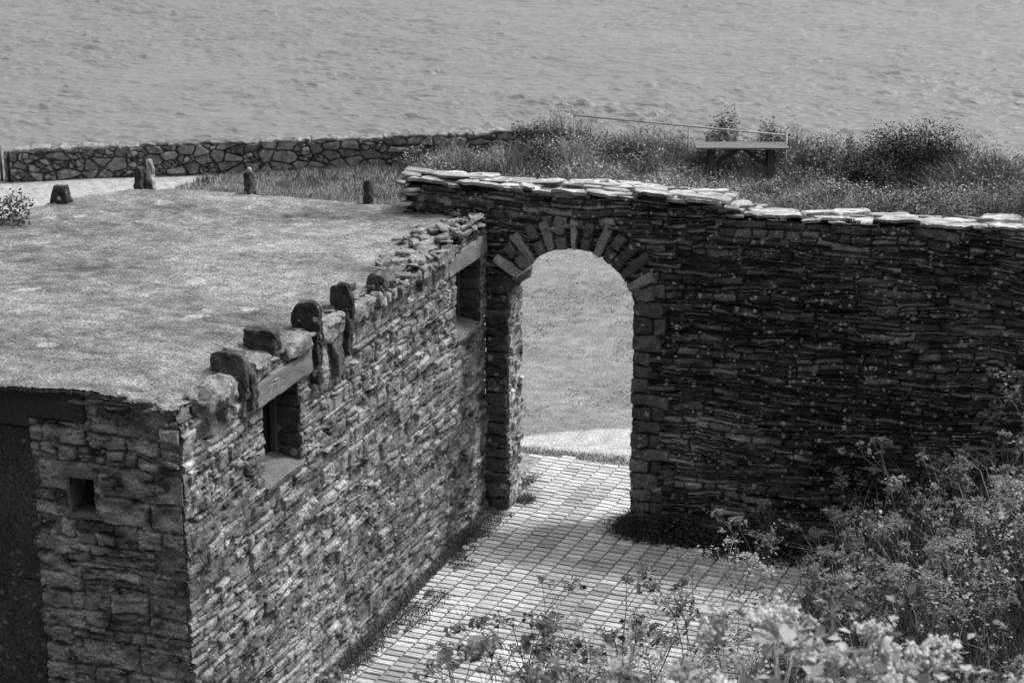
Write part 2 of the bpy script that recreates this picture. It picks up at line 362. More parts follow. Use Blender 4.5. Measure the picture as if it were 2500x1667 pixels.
# ------------------------------------------------------------ the arched slate wall
OX, OZ, OR = 1.07, 2.56, .755
def opening(x, z, grow=0):
    return inpoly(x, z, [(.28-grow, -1), (.28-grow, 2.86), (.42, 2.97)] + [(OX + (OR+grow)*math.cos(a), OZ + (OR+grow)*math.sin(a)) for a in np.linspace(R(147), R(18), 24)] + [(1.80+grow, 2.76), (1.80+grow, -1)])
def topz(x): return np.where(x < 2.84, 3.975 + .02*np.sin(x*2.1), 3.825 + .033*(x - 2.84))
def slate_hf(ox, oz, k=0, sx=.42, sy=.06, relief=.034, base=.125, xw=None, opn=True):
    def f(s, t):
        x = s + ox; z = t + oz
        _, ccx, _, cr1, cr2 = worley(x/.62, z/.30, k+2, .95)
        wz = z + .13*fbm(x*.5, z*.6, k, 3) + .035*fbm(x*2.2, z*3.0, k+1, 3) + .05*(cr1 - .5) + (x - ccx*.62)*(cr2 - .5)*.16 + .022*fbm(x*8, z*10, k+5, 3)
        e, r, r2, lx, lz = courses(x + .05*fbm(x*8, z*14, k+3, 2), wz, k, .047, .32, (.35, 2.3), .35)
        e = e + .008*fbm(x*14, z*30, k+1, 3)
        st = sstep(.0, .014, e); rnd = sstep(.0, .035, e)
        h = st*.018 + rnd*.012 - .02 + (r - .5)*.055 + lx*(r2 - .5)*.14 + lz*(r - .5)*.5 + .020*fbm(x*6, z*20, k+2, 5) + .05*fbm(x*1.4, z*2.2, k+6, 3)
        h = h - .07*(r2 > .93)*st
        al = base*(.35 + 1.3*r2**1.4)*(.25 + .75*st)*(1 + 1.5*fbm(x*5, z*16, k+4, 4))
        al = al*(1 + 1.1*np.clip(fbm(x*.6+2, z*.6, k+5, 3), -.4, .8))
        al = np.clip(al, .008, .5)
        keep = (z < topz(x) - .03 + .06*(r - .5)) 
        if opn: keep &= ~opening(x, z)
        keep &= (x > -1.05 + .16*r2)
        keep &= (x > -.01) | (z > 3.35)
        return h, al, keep
    return f
aw = empty('arched_wall', (3, .23, 0), 'tall dark slate wall pierced by a round-headed archway, capped with bright stone slabs', 'wall')
panel('slate_face', M['slate'], aw, (-1.1, 0, -.1), (1, 0, 0), (0, 0, 1), (0, -1, 0), 8.6, 4.3, .0085, slate_hf(-1.1, -.1), skirt=.44)
panel('slate_face', M['slate'], aw, (8.5, .45, -.1), (-1, 0, 0), (0, 0, 1), (0, 1, 0), 9.6, 4.3, .03, (lambda f: (lambda s, t: f(9.6 - s, t)))(slate_hf(-1.1, -.1, 3)), skirt=.3)
panel('slate_face', M['slate'], aw, (7.5, 0, 0), (1, 0, 0), (0, 0, 1), (0, -1, 0), 4.5, 4.0, .03, slate_hf(7.5, 0), skirt=.44)
# rubble reveal of the left jamb
def rub_hf(ox, oz, k=0, sx=.24, sy=.13, relief=.045, base=.30, keepf=None, mort=.30, quoin=None, var=.9, slope=0.):
    def f(s, t):
        x = s + ox; z = t + oz
        wx = x + .05*fbm(x*2.5, z*3.5, k, 3); wz = z + .07*fbm(x*1.1, z*1.3, k+1, 3) + .03*fbm(x*4, z*5, k+6, 2)
        e, r, r2, lx, lz = courses(wx, wz, k+1, sy, sx, (.3, 2.3), .35); e = e*9
        if quoin is not None: e, r, r2 = quoin(x, z, e, r, r2)
        st = sstep(.0, .13, e + .22*fbm(x*12, z*16, k+7, 3))
        pit = fbm(x*9, z*17, k+4, 4)
        h = st*relief - relief*.5 + (r2 - .5)*.035*st + lx*(r - .5)*.16 + lz*(r2 - .5)*.3 + .013*pit + .009*fbm(x*30, z*40, k+1, 2) - .03*sstep(.2, .4, -pit) + .03*fbm(x*1.2, z*1.4, k+3, 2)
        al = base*(1 - var*.5 + var*r2)
        al = al*st + mort*(1-st)*.85
        al = al*(1 + 1.7*fbm(x*6, z*14, k+2, 5))*(1 + .5*fbm(x*.7, z*.7, k+6, 2))
        al = np.clip(al, .02, .75)
        return h, al, np.ones(s.shape, bool) if keepf is None else keepf(x, z, r)
    return f
panel('jamb_face', M['rubble'], aw, (.285, .0, 0), (0, 1, 0), (0, 0, 1), (1, 0, 0), .46, 2.95, .01, rub_hf(5, 0, 2, sx=.16, sy=.12, relief=.02, base=.26), skirt=.05)
# arch ring of granite voussoirs
ring = MB(); vr = np.random.default_rng(11)
angs = np.linspace(149, 19, 14); VAL = [.28, .16, .20, .15, .26, .16, .38, .10, .26, .10, .06, .06, .22, .13]
for i, a_ in enumerate(angs):
    a_ = R(a_ + vr.uniform(-1, 1)); rd = np.array([math.cos(a_), 0, math.sin(a_)]); tg = np.array([-math.sin(a_), 0, math.cos(a_)])
    L = vr.uniform(.33, .41); wdt = (.046 if i == 6 else .060) + vr.uniform(-.006, .005); al = VAL[i]*1.1
    tp = lambda X_: np.stack([X_[:, 0], X_[:, 1], X_[:, 2]*(1 + (.45 if i == 6 else .13)*X_[:, 0]/.18)], 1)
    parts_ = [(0, L)] if i not in (1, 3, 5, 7, 9) else [(0, L*.45), (L*.51, L)]
    for (l0, l1) in parts_:
        c_ = np.array([OX, .205, OZ]) + rd*(OR + (l0+l1)/2 + vr.uniform(-.01, .01)); c_[1] += vr.uniform(-.012, .012)
        block(ring, c_, ((l1-l0)/2, .245, wdt), (rd, (0, 1, 0), -tg), r=.024, amp=.014, n=9, a=al*vr.uniform(.8, 1.2), seed=i, shape=tp)
block(ring, (.31, .22, 2.90), (.12, .24, .075), r=.03, amp=.015, n=6, a=.07, seed=40)
block(ring, (1.93, .22, 2.83), (.12, .24, .06), r=.03, amp=.015, n=6, a=.14, seed=41)
ring.build('arch_ring', M['granite'], aw)
# quoins of both jambs
qn = MB(); z = 0.
while z < 2.82:
    h = vr.uniform(.13, .20); ww = vr.uniform(.245, .275)
    block(qn, (.145 + vr.uniform(-.004, .004), .02 + vr.uniform(-.01, .012), z + h/2), (.135, .06, h/2 - .007), r=.03, amp=.016, n=8, a=vr.uniform(.04, .09), av=.3, seed=z); z += h
z = 0.; i = 0
while z < 2.72:
    h = vr.uniform(.14, .21); ww = vr.choice([.24, .34, .46]) if i % 2 else vr.uniform(.2, .26); i += 1
    block(qn, (1.795 + ww/2 + vr.uniform(-.008, .008), .14 + vr.uniform(-.012, .012), z + h/2), (ww/2, .19, h/2 - .006), r=.035, amp=.018, n=9, a=vr.uniform(.055, .12)*(1.6 if z < .8 else 1), av=.2, seed=z+9)
    if ww < .3 and vr.random() < .7: block(qn, (1.80 + ww + .075, .05, z + h/2), (.068, .08, h/2 - .008), r=.02, amp=.01, n=6, a=vr.uniform(.05, .11), av=.2, seed=z+5)
    z += h
qn.build('quoins', M['granite'], aw)
# coping: bedding of pale slates with loose slabs on it
def cop_hf(x0, y0, k=0, seedx=0):
    def f(s, t):
        x = s + x0; y = t + y0
        e, cx, cy, r, r2 = worley(x/.40 + .3*fbm(x*3, y*3, k), y/.24 + .4*fbm(x*2, y*4, k+1), k, .95)
        st = sstep(.0, .12, e)
        h = (r - .5)*.075 + st*.015 + (x/.4 - cx)*(r2 - .5)*.06 + .022*fbm(x*6, y*14, 2, 5) + .02*fbm(x*2, y*3, 4, 2)
        al = np.clip((.37 + .16*(r2 - .5))*(.35 + .65*st)*(1 + 1.3*fbm(x*5, y*16, k+2, 4)), .04, .6)
        keep = (y > -.055 + .09*r2 + .03*fbm(x*6, y*2, 5, 3)) & (y < .50 + .05*r) & (x > x0 + .03 + .1*r2)
        return h, al, keep
    return f
panel('coping', M['coping'], aw, (-1.12, -.09, 3.985), (1, 0, 0), (0, 1, 0), (0, 0, 1), 4.0, .66, .0085, cop_hf(-1.12, -.09), skirt=.035, rel=True)
panel('coping', M['coping'], aw, (2.8, -.09, 3.822), (1, 0, .033), (0, 1, 0), (0, 0, 1), 9.0, .66, .0095, cop_hf(2.8, -.09, 2), skirt=.03, rel=True)
cs = MB(); cr = np.random.default_rng(5)
for i in range(15):
    x = cr.uniform(-.95, 2.6); zz = 3.995 + cr.uniform(.0, .03) + (.05 if x < -.2 else 0)*cr.random()
    slab(cs, (x, cr.uniform(.10, .40), zz), cr.uniform(.14, .34), cr.uniform(.07, .16), cr.uniform(.012, .03), cr.normal(0, .2), (cr.normal(0, .04), cr.normal(0, .04)), cr.integers(5, 8), a=cr.uniform(.24, .38), rg=cr)
for i in range(12):
    x = cr.uniform(2.95, 9.); zz = 3.822 + .033*(x - 2.8) + cr.uniform(-.005, .012)
    slab(cs, (x, cr.uniform(.10, .40), zz), cr.uniform(.12, .34), cr.uniform(.07, .16), cr.uniform(.01, .02), cr.normal(0, .2), (cr.normal(0, .02), cr.normal(0, .02)), cr.integers(5, 8), a=cr.uniform(.26, .38), rg=cr)
for i in range(16):   # broken step where the higher part ends, and the ragged left end over the roof
    slab(cs, (2.86 + cr.uniform(-.1, .14), cr.uniform(-.02, .45), 3.83 + i*.009), cr.uniform(.08, .15), cr.uniform(.06, .13), .03, cr.uniform(0, 3), (cr.normal(0, .1), 0), 7, a=cr.uniform(.15, .4), rg=cr)
    slab(cs, (-1.0 + cr.uniform(-.06, .1), cr.uniform(-.02, .45), 3.66 + i*.024), cr.uniform(.08, .17), cr.uniform(.07, .14), .035, cr.uniform(0, 3), (cr.normal(0, .08), 0), 7, a=cr.uniform(.2, .5), rg=cr)
cs.build('coping_slabs', M['coping'], aw, smooth=False)

# ------------------------------------------------------------ flat-roofed stone building
bd = empty('stone_building', (-2.6, -3.6, 0), 'flat gravel-roofed stone building with ragged parapet stones, left of the archway', 'building')
WIN = [(-5.93, -5.16, 2.42, 3.20), (-1.00, -.24, 2.42, 3.20)]
def side_quoin(x, z, e, r, r2):
    # regular brick-like courses beside the windows
    for k, (y0, y1, z0, z1) in enumerate(WIN):
        hgt = .128; row = np.floor((z - z0)/hgt); fr = (z - z0)/hgt - row
        ln = .26 + .10*((row*7 % 3) - 1)
        for side in (0, 1):
            u = (y0 - x) if side == 0 else (x - y1)
            if k == 1 and side == 1: ln = .3
            m_ = (u > -.02) & (u < ln) & (z > z0 - .02) & (z < z1 + .01)
            ee = np.minimum(np.minimum(fr, 1-fr)*.9, (ln - u)/hgt*.9)
            e = np.where(m_, ee, e); r2 = np.where(m_, .35 + .4*((row*37 + side*11 + k*5) % 7)/7, r2)
    return e, r, r2
def side_keep(x, z, r):
    k = (z < 3.50 + .05*(r-.5))
    for (y0, y1, z0, z1) in WIN: k &= ~((x > y0) & (x < y1) & (z > z0) & (z < z1))
    return k
panel('side_wall', M['rubble'], bd, (0, -7.42, -.1), (0, 1, 0), (0, 0, 1), (1, 0, 0), 7.43, 3.72, .0095, rub_hf(-7.42, -.1, 1, sx=.25, sy=.105, relief=.022, base=.20, keepf=side_keep, quoin=side_quoin, mort=.24), skirt=.30)
def front_keep(x, z, r): return (z < 3.70 - .12*sstep(-.6, -.1, x)) & ~((x > -1.05) & (x < -.82) & (z > 2.60) & (z < 2.94)) & ~((x < -.88) & (z > 3.41)) & (x > -1.42 + .02*r) & (x < .0 - .03*r)
def front_quoin(x, z, e, r, r2):
    row = np.floor(z/.17); fr = z/.17 - row; ln = .30 + .12*(row % 2)
    u = x + 1.42; m_ = (u < ln) & (z < 2.4); ee = np.minimum(np.minimum(fr, 1-fr)*.9, (ln-u)/.17*.9)
    return np.where(m_, ee, e), r, np.where(m_, .5 + .3*((row*5) % 4)/4, r2)
panel('front_wall', M['rubble'], bd, (-1.46, -7.42, -.1), (1, 0, 0), (0, 0, 1), (0, -1, 0), 1.50, 3.72, .009, rub_hf(-1.46, -.1, 4, sx=.30, sy=.12, relief=.03, base=.25, keepf=front_keep, quoin=front_quoin, mort=.15), skirt=.22)
ib = MB(); box(ib, (-6.6, -7.18, -.05), (-5.0, -4.2, 3.46), .05); box(ib, (-5.0, -7.18, -.05), (-.30, .02, 3.46), .05); box(ib, (-4.2, .02, -.05), (-1.1, .30, 3.46), .15); ib.build('light_block_core', M['dark'], bd)  # unseen near-black core, added inside the building to block light
# roof
RP = [(-.02, .02), (-.02, -7.46), (-.3, -7.5), (-.9, -7.52), (-1.5, -7.62), (-2.4, -7.66), (-7, -7.66), (-7, -4.8), (-5.55, -2.9), (-5.3, -2.1), (-5.28, -1.2), (-5.12, -.55), (-4.7, .12), (-4.2, .3), (-1.0, .34), (-1.0, .02)]
def roof_hf(s, t):
    x = s - 7.1; y = t - 7.8; j = .07*fbm(x*4, y*4, 3, 3)
    sl = .30*sstep(-4.2, -5.6, x)*0
    h = .035*fbm(x*.9, y*.9, 1, 3) + .012*fbm(x*7, y*7, 2, 3) - .05*sstep(-.7, 0, x)*0
    e, _, _, r, r2 = worley(x/.22, y/.22, 5)
    a = .20*(1 + .8*fbm(x*.8, y*1.6, 2, 4) + .7*fbm(x*6, y*9, 4, 3))
    a = np.where((r > .985) & (e > .25), .33, a)
    ed = .055*(r2-.5)*(1)
    h = h + .125*sstep(-3.5, -7.3, y)*sstep(-.15, -.75, x) + .008*(np.random.default_rng(4).random(x.shape) - .5)
    a = a*(1 + .5*(np.random.default_rng(6).random(x.shape) - .5))*(1 - .35*sstep(.25, .5, fbm(x*1.7, y*2.5, 6, 4)))
    return h, np.clip(a, .05, .6), inpoly(x + j + ed*.6 + .03*fbm(x*14, y*14, 1, 2), y + j*.8 + .04*fbm(x*12, y*14, 2, 3), RP)
panel('roof', M['roof'], bd, (-7.1, -7.8, 3.60), (1, 0, 0), (0, 1, 0), (0, 0, 1), 7.3, 8.3, .018, roof_hf, skirt=.035, rel=True)
# concrete lintels over the windows and the door
def cblock(name, lo, hi, a, parent=bd, m='concrete', r=.012, amp=.004, n=9, label=None):
    lo = np.array(lo); hi = np.array(hi); q = MB(); block(q, (lo+hi)/2, (hi-lo)/2, r=r, amp=amp, n=n, a=a, av=.08); o = q.build(name, M[m], parent)
    if label: o['label'] = label
    return o
cblock('lintel', (-.26, -6.36, 3.20), (.040, -4.92, 3.425), .20, amp=.010, n=18); cblock('lintel', (-.26, -1.29, 3.20), (.040, -.015, 3.425), .22, amp=.010, n=18)
cblock('door_lintel', (-3.4, -7.47, 3.42), (-.86, -7.2, 3.70), .055, amp=.01)
for (y0, y1, z0, z1) in WIN:
    wn = MB(); fx = -.25
    for (lo, hi) in (((fx-.03, y1-.07, z0+.02), (fx+.03, y1-.015, z1-.01)), ((fx-.03, y0+.0, z0+.02), (fx+.03, y0+.06, z1-.01)), ((fx-.03, y0+.06, z1-.07), (fx+.03, y1-.07, z1-.01)), ((fx-.03, y0+.06, z0+.02), (fx+.03, y1-.07, z0+.07))):
        block(wn, (np.array(lo)+hi)/2, (np.array(hi)-lo)/2, r=.006, amp=.001, n=3, a=.2)
    f_ = wn.build('window_frame', M['frame'], bd)
    pn = MB(); box(pn, (fx-.012, y0+.06, z0+.06), (fx+.004, y1-.07, z1-.06), .02); pn.build('pane', M['dark'], f_)
    sl = MB(); block(sl, (-.11, (y0+y1)/2, z0 - .01), (.15, (y1-y0)/2 + .01, .035), ((.975, 0, -.22), (0, 1, 0), (.22, 0, .975)), r=.012, amp=.015, n=12, a=.15); sl.build('window_sill', M['concrete'], bd)
    rv = MB(); rw = MB(); z = z0
    while z < z1 - .03:
        hh = min(.128, z1 - z); block(rv, (-.118 + vr.uniform(-.008, .008), y1 + .035 + vr.uniform(-.007, .007), z + hh/2), (.122, .05, hh/2 - .006), r=.014, amp=.007, n=6, a=vr.uniform(.06, .11), av=.2, seed=z)
        block(rw, (-.118, y0 - .035 + vr.uniform(-.007, .007), z + hh/2), (.122, .05, hh/2 - .006), r=.014, amp=.007, n=5, a=vr.uniform(.08, .13), seed=z+1); z += hh
    rv.build('window_reveal', M['granite'], bd); rw.build('window_reveal', M['granite'], bd)
# rusty painted door plate with scratched squiggle, and the dark slot above it
dr = MB(); box(dr, (-3.4, -7.36, 0), (-1.415, -7.30, 1.885), .05); box(dr, (-3.4, -7.352, 1.895), (-1.415, -7.30, 3.27), .05)
do = dr.build('door', M['door'], bd, smooth=False); do['label'] = 'dark speckled steel door plate with a seam'
sq = MB(); 
def stroke(pts): 
    P = [(-1.83 + a_*.1, -7.358, 2.45 + b_*.1) for a_, b_ in pts]; tube(sq, P, .0045, 4, a=.35)
stroke([(0, 3.4), (.4, 3.3), (.75, 2.9), (.7, 2.5), (.2, 2.4)]); stroke([(-.2, 2.2), (.3, 1.7), (.1, 1.2), (.5, .6), (.9, 1.2), (.95, 1.8), (.6, 2.0), (.35, 1.5)])
stroke([(1.9, 1.5), (1.3, 1.1), (1.5, .5), (2.0, .1), (2.2, -.3)]); stroke([(-.4, .5), (.3, .3), (1.0, -.1), (1.5, -.3)]); stroke([(2.0, .5), (1.95, .1), (2.3, -.5)]); stroke([(1.3, 2.0), (1.35, 1.6), (1.2, 1.2)])
sq.build('scratched_scrawl', M['chalk'], do)
# small square vent: frame, recess
vt = MB()
for (lo, hi) in (((-1.10, -7.475, 2.93), (-.78, -7.25, 3.0)), ((-1.085, -7.445, 2.60), (-1.05, -7.25, 2.935)), ((-.82, -7.445, 2.60), (-.79, -7.25, 2.935)), ((-1.09, -7.45, 2.555), (-.785, -7.25, 2.60))):
    block(vt, (np.array(lo)+hi)/2, (np.array(hi)-lo)/2, r=.008, amp=.006, n=5, a=.16)
vo = vt.build('vent_frame', M['concrete'], bd)
vb = MB(); box(vb, (-1.05, -7.30, 2.60), (-.82, -7.27, 2.94), .07); vb.build('vent_recess', M['frame'], vo)
# upright fin stones standing through the roof edge
def fin(name, c, hx, hy, hz, a=.05, label=None, top='round', lean=0, seed=0):
    def sh(X_):
        X_ = X_.copy(); u = np.clip((X_[:, 2]/hz + 1)/2, 0, 1); v = X_[:, 0]/hx if hx > hy else X_[:, 1]/hy
        if top == 'round': X_[:, 2] -= sstep(.45, 1, u)*(np.abs(v)**3.5)*hz*(.5 + .25*np.sin(seed*2)*v); 
        if top == 'point': f = 1 - .38*u**1.6; X_[:, 0] *= f; X_[:, 1] *= f
        X_[:, 1] += lean*u; return X_
    q = MB(); block(q, c, (hx, hy, hz), r=.015, amp=.017, n=14, a=a, av=.35, seed=seed, shape=sh, kf=15.); o = q.build(name, M['rubble'], bd, smooth=False)
    if label: o['label'] = label
fin('upright_stone', (-.09, -6.30, 3.58), .17, .075, .21, .085, 'lichen-mottled upright stone nearest the corner', seed=1)
fin('upright_stone', (-.14, -5.60, 3.66), .155, .06, .125, .055, 'flat-topped dark upright stone', top='flat', seed=2)
fin('upright_stone', (-.06, -4.80, 3.62), .145, .05, .225, .05, 'tall dark rounded upright stone', seed=3)
fin('upright_stone', (-.02, -4.08, 3.62), .115, .045, .215, .05, 'narrow dark rounded upright stone', seed=4)
fin('upright_stone', (-.00, -3.26, 3.62), .10, .045, .12, .12, seed=5)
fin('upright_stone', (.035, -4.84, 3.32), .05, .055, .25, .045, top='flat', seed=6)
fin('upright_stone', (.035, -4.12, 3.36), .045, .05, .22, .05, top='flat', seed=7)
fin('upright_stone', (.045, -6.24, 3.46), .05, .06, .20, .07, top='flat', seed=8)
fin('upright_stone', (-5.08, -.85, 3.68), .125, .07, .13, .05, 'wide dark wedge stone at the far left corner of the roof', top='point', seed=9)
fin('upright_stone', (-4.62, .24, 3.71), .06, .07, .14, .05, top='point', seed=10)
fin('upright_stone', (-4.52, .32, 3.74), .05, .05, .19, .26, top='point', seed=20)
fin('upright_stone', (-3.17, .34, 3.71), .050, .07, .16, .06, top='flat', seed=11)
fin('upright_stone', (-1.60, .34, 3.70), .045, .06, .17, .05, top='flat', seed=12)
q = MB(); block(q, (-3.17, .34, 3.895), (.028, .03, .035), r=.025, amp=.004, n=6, a=.5); q.build('white_pebble', M['granite'], bd)
# big edge stones along the parapet
er = np.random.default_rng(21)
def edge_stone(*a_, **k_):
    q_ = MB(); block(q_, *a_, **k_); q_.build('edge_stone', M['rubble'], bd, smooth=False)
edge_stone((-.02, -6.82, 3.55), (.12, .30, .125), ((1, 0, 0), (0, .99, -.02), (0, .02, .99)), r=.08, amp=.035, n=14, a=.19, av=.3, seed=1)
edge_stone((-.22, -7.33, 3.50), (.14, .12, .12), r=.06, amp=.03, n=10, a=.19, av=.3, seed=2)
edge_stone((-.04, -5.95, 3.53), (.10, .22, .085), r=.05, amp=.025, n=10, a=.18, av=.3, seed=3)
edge_stone((-.02, -5.22, 3.53), (.10, .26, .085), r=.05, amp=.03, n=12, a=.22, av=.3, seed=4)
edge_stone((.0, -4.50, 3.50), (.09, .26, .10), r=.04, amp=.03, n=12, a=.22, av=.3, seed=5)
edge_stone((.0, -3.75, 3.50), (.09, .26, .09), r=.04, amp=.03, n=12, a=.23, av=.3, seed=6)
edge_stone((.02, -4.72, 3.26), (.05, .10, .14), r=.03, amp=.02, n=8, a=.34, seed=7)
edge_stone((.03, -4.36, 3.20), (.045, .10, .20), ((1, 0, 0), (0, .96, .25), (0, -.25, .96)), r=.03, amp=.02, n=8, a=.11, seed=8)
for i in range(10):
    y = -3.3 + i*.24; edge_stone((er.uniform(-.03, .03), y, 3.48 + er.uniform(-.02, .03)), (er.uniform(.07, .1), er.uniform(.09, .16), er.uniform(.05, .09)), r=.03, amp=.03, n=8, a=er.uniform(.14, .34), av=.25, seed=i+20)
sl = MB()
for i in range(150):
    y = er.uniform(-3.5, -.06); x = er.uniform(-.30, .05) - (.25 if -2.1 < y < -.9 and er.random() < .5 else 0)
    slab(sl, (x, y, 3.565 + er.uniform(-.05, .06) + .05*(y > -1.6)), er.uniform(.05, .15), er.uniform(.03, .09), er.uniform(.015, .05), er.uniform(1, 2.1), (er.normal(0, .25), er.normal(0, .2)), er.integers(5, 8), a=er.uniform(.06, .28), rg=er)
for i in range(40):
    y = er.uniform(-7.2, -3.6); slab(sl, (er.uniform(-.2, .06), y, 3.57 + er.uniform(-.03, .03)), er.uniform(.04, .1), er.uniform(.04, .12), .02, er.uniform(0, 3), (er.normal(0, .12), er.normal(0, .12)), 7, a=er.uniform(.12, .3), rg=er)
for i in range(26):
    slab(sl, (er.uniform(-.9, -.25), -7.42 + er.uniform(-.05, .03), 3.67 + er.uniform(-.09, .02)), er.uniform(.05, .16), er.uniform(.03, .07), .022, er.normal(0, .1), (0, .1), 7, a=er.uniform(.08, .3), rg=er)
sl.build('loose_slates', M['rubble'], bd, smooth=False)

# ------------------------------------------------------------ low sea wall
sw = empty('sea_wall', (-11, 18, 0), 'low curving rubble wall of rounded pale stones with dark joints, along the sea edge', 'wall')
WP = np.array([(-16.25, 15.05), (-13.9, 16.45), (-11.55, 17.78), (-9.0, 19.2), (-7.3, 20.25), (-6.1, 21.1)])
seg = np.concatenate([[0], np.cumsum(np.hypot(*np.diff(WP, axis=0).T))])
def wall_xy(s): return np.stack([np.interp(s, seg, WP[:, 0]), np.interp(s, seg, WP[:, 1])], -1)
def sea_panel(name, side, zt):
    ns, nz = int(seg[-1]/.018), 46; s = np.linspace(0, seg[-1], ns); t = np.linspace(-.15, zt, nz); S, T_ = np.meshgrid(s, t, indexing='ij')
    P = wall_xy(S.ravel()).reshape(ns, nz, 2); tn = wall_xy(S.ravel() + .3) - wall_xy(S.ravel() - .3); tn /= np.linalg.norm(tn, axis=1, keepdims=True); tn = tn.reshape(ns, nz, 2)
    nrm = np.stack([tn[..., 1], -tn[..., 0]], -1)*side
    ws = S + .10*fbm(S*2, T_*3, 1, 3); wt = T_ + .07*fbm(S*2+4, T_*3, 2, 3)
    e, cx, cy, r, r2 = worley(ws/.36, wt/.215, 2, .95); e2, _, _, q, q2 = worley(ws/.17+3, wt/.11, 5, .95)
    small = r > .68; e = np.where(small, np.minimum(e, e2), e); r2 = np.where(small, q2, r2)
    st = sstep(.03, .16, e); h = st*.06 + (r2-.5)*.04 + .02*fbm(S*10, T_*12, 3)
    a = np.clip((.20*(.6 + .8*r2))*st + .06*(1-st), .02, .5)*(1 + .9*fbm(S*9, T_*9, 6, 3))
    V = np.concatenate([P + nrm*(.17 + h[..., None]), T_[..., None]], -1); id_ = np.arange(ns*nz).reshape(ns, nz)
    qd = np.stack([id_[:-1, :-1].ravel(), id_[1:, :-1].ravel(), id_[1:, 1:].ravel(), id_[:-1, 1:].ravel()], 1)
    if side < 0: qd = qd[:, ::-1]
    mk(name, V.reshape(-1, 3), [qd], M['rubble'], sw, np.clip(a, .02, .5).ravel())
sea_panel('wall_face', 1, .655); sea_panel('wall_face', -1, .655)
ct = MB(); s_ = 0.; kr = np.random.default_rng(9)
while s_ < seg[-1]:
    L = kr.uniform(.2, .5); p = wall_xy(np.array([s_ + L/2]))[0]; t_ = wall_xy(np.array([s_+L/2+.2]))[0] - wall_xy(np.array([s_+L/2-.2]))[0]; t_ /= np.linalg.norm(t_)
    block(ct, (p[0], p[1], .665 + kr.uniform(-.03, .02)), (L/2 + .01, .21 + kr.uniform(-.03, .03), .045), ((t_[0], t_[1], 0), (-t_[1], t_[0], 0), (0, 0, 1)), r=.035, amp=.03, n=9, a=kr.uniform(.13, .24), av=.3, seed=s_); s_ += L
e0 = WP[0]; block(ct, (e0[0], e0[1], .25), (.03, .20, .42), r=.02, amp=.01, n=8, a=.12)
ct.build('wall_capping', M['rubble'], sw)

# ------------------------------------------------------------ railings
r1 = empty('handrail', (-5.38, 21.3, 0), 'thin pale metal handrail sloping down to the right behind the picnic table', 'railing')
def pole(mb, p0, p1, r, a=.5): tube(mb, [p0, p1], r, 8, a)
q = MB(); tube(q, [(-5.38, 21.27, 1.0), (-2.5, 20.85, .98), (-.35, 20.55, .96)], .02, 8); q.build('rail', M['metal'], r1)
for (x, y) in ((-5.38, 21.27), (-2.6, 20.87), (-.35, 20.55)):
    q = MB(); pole(q, (x, y, -.1), (x, y, .985), .024); q.build('post', M['metal'], r1)
r2_ = empty('end_railing', (-16.6, 14.9, 0), 'short metal railing at the left end of the sea wall', 'railing')
q = MB(); pole(q, (-16.42, 14.95, 0), (-16.42, 14.95, .76), .03); q.build('post', M['frame'], r2_)
q = MB(); pole(q, (-18.4, 14.95, 0), (-18.4, 14.95, .76), .03); q.build('post', M['frame'], r2_)
q = MB(); pole(q, (-18.4, 14.95, .74), (-16.42, 14.95, .74), .014); q.build('rail', M['metal'], r2_)
q = MB(); pole(q, (-18.4, 14.95, .2), (-16.42, 14.95, .2), .014); q.build('rail', M['metal'], r2_)

# ------------------------------------------------------------ picnic table
pt = empty('picnic_table', (-1.26, 20.15, 0), 'weathered wooden picnic table with crossed braces in long grass', 'table', rz=R(18.0))
def plocal(mb, name, m=M['wood'], a=.16):
    o = mb.build(name, m, None); o.parent = pt; return o
q = MB()
for i in range(5): block(q, (0, -.28 + i*.142, .75), (1.0, .067, .022), r=.006, amp=.002, n=5, a=.2)
plocal(q, 'tabletop')
for x in (-.62, .62): q = MB(); block(q, (x, 0, .705), (.035, .34, .022), r=.005, amp=.001, n=3, a=.1); plocal(q, 'crossbeam', M['shadewood'])
for x in (-.64, .64):
    for s in (-1, 1):
        q = MB(); beam(q, (x, s*.16, .72), (x, s*.36, -.05), .15, .06, side=(1, 0, 0)); plocal(q, 'leg', M['shadewood'])
for s in (-1, 1):
    q = MB(); beam(q, (s*.03, -.03, .70), (s*.60, -.03, .32), .07, .085, side=(0, 1, 0)); plocal(q, 'brace', M['shadewood'])
for s in (-1, 1):
    continue
    q = MB(); beam(q, (s*.64, -.5, .22), (s*.64, .5, .22), .05, .08, side=(1, 0, 0)); plocal(q, 'stretcher')

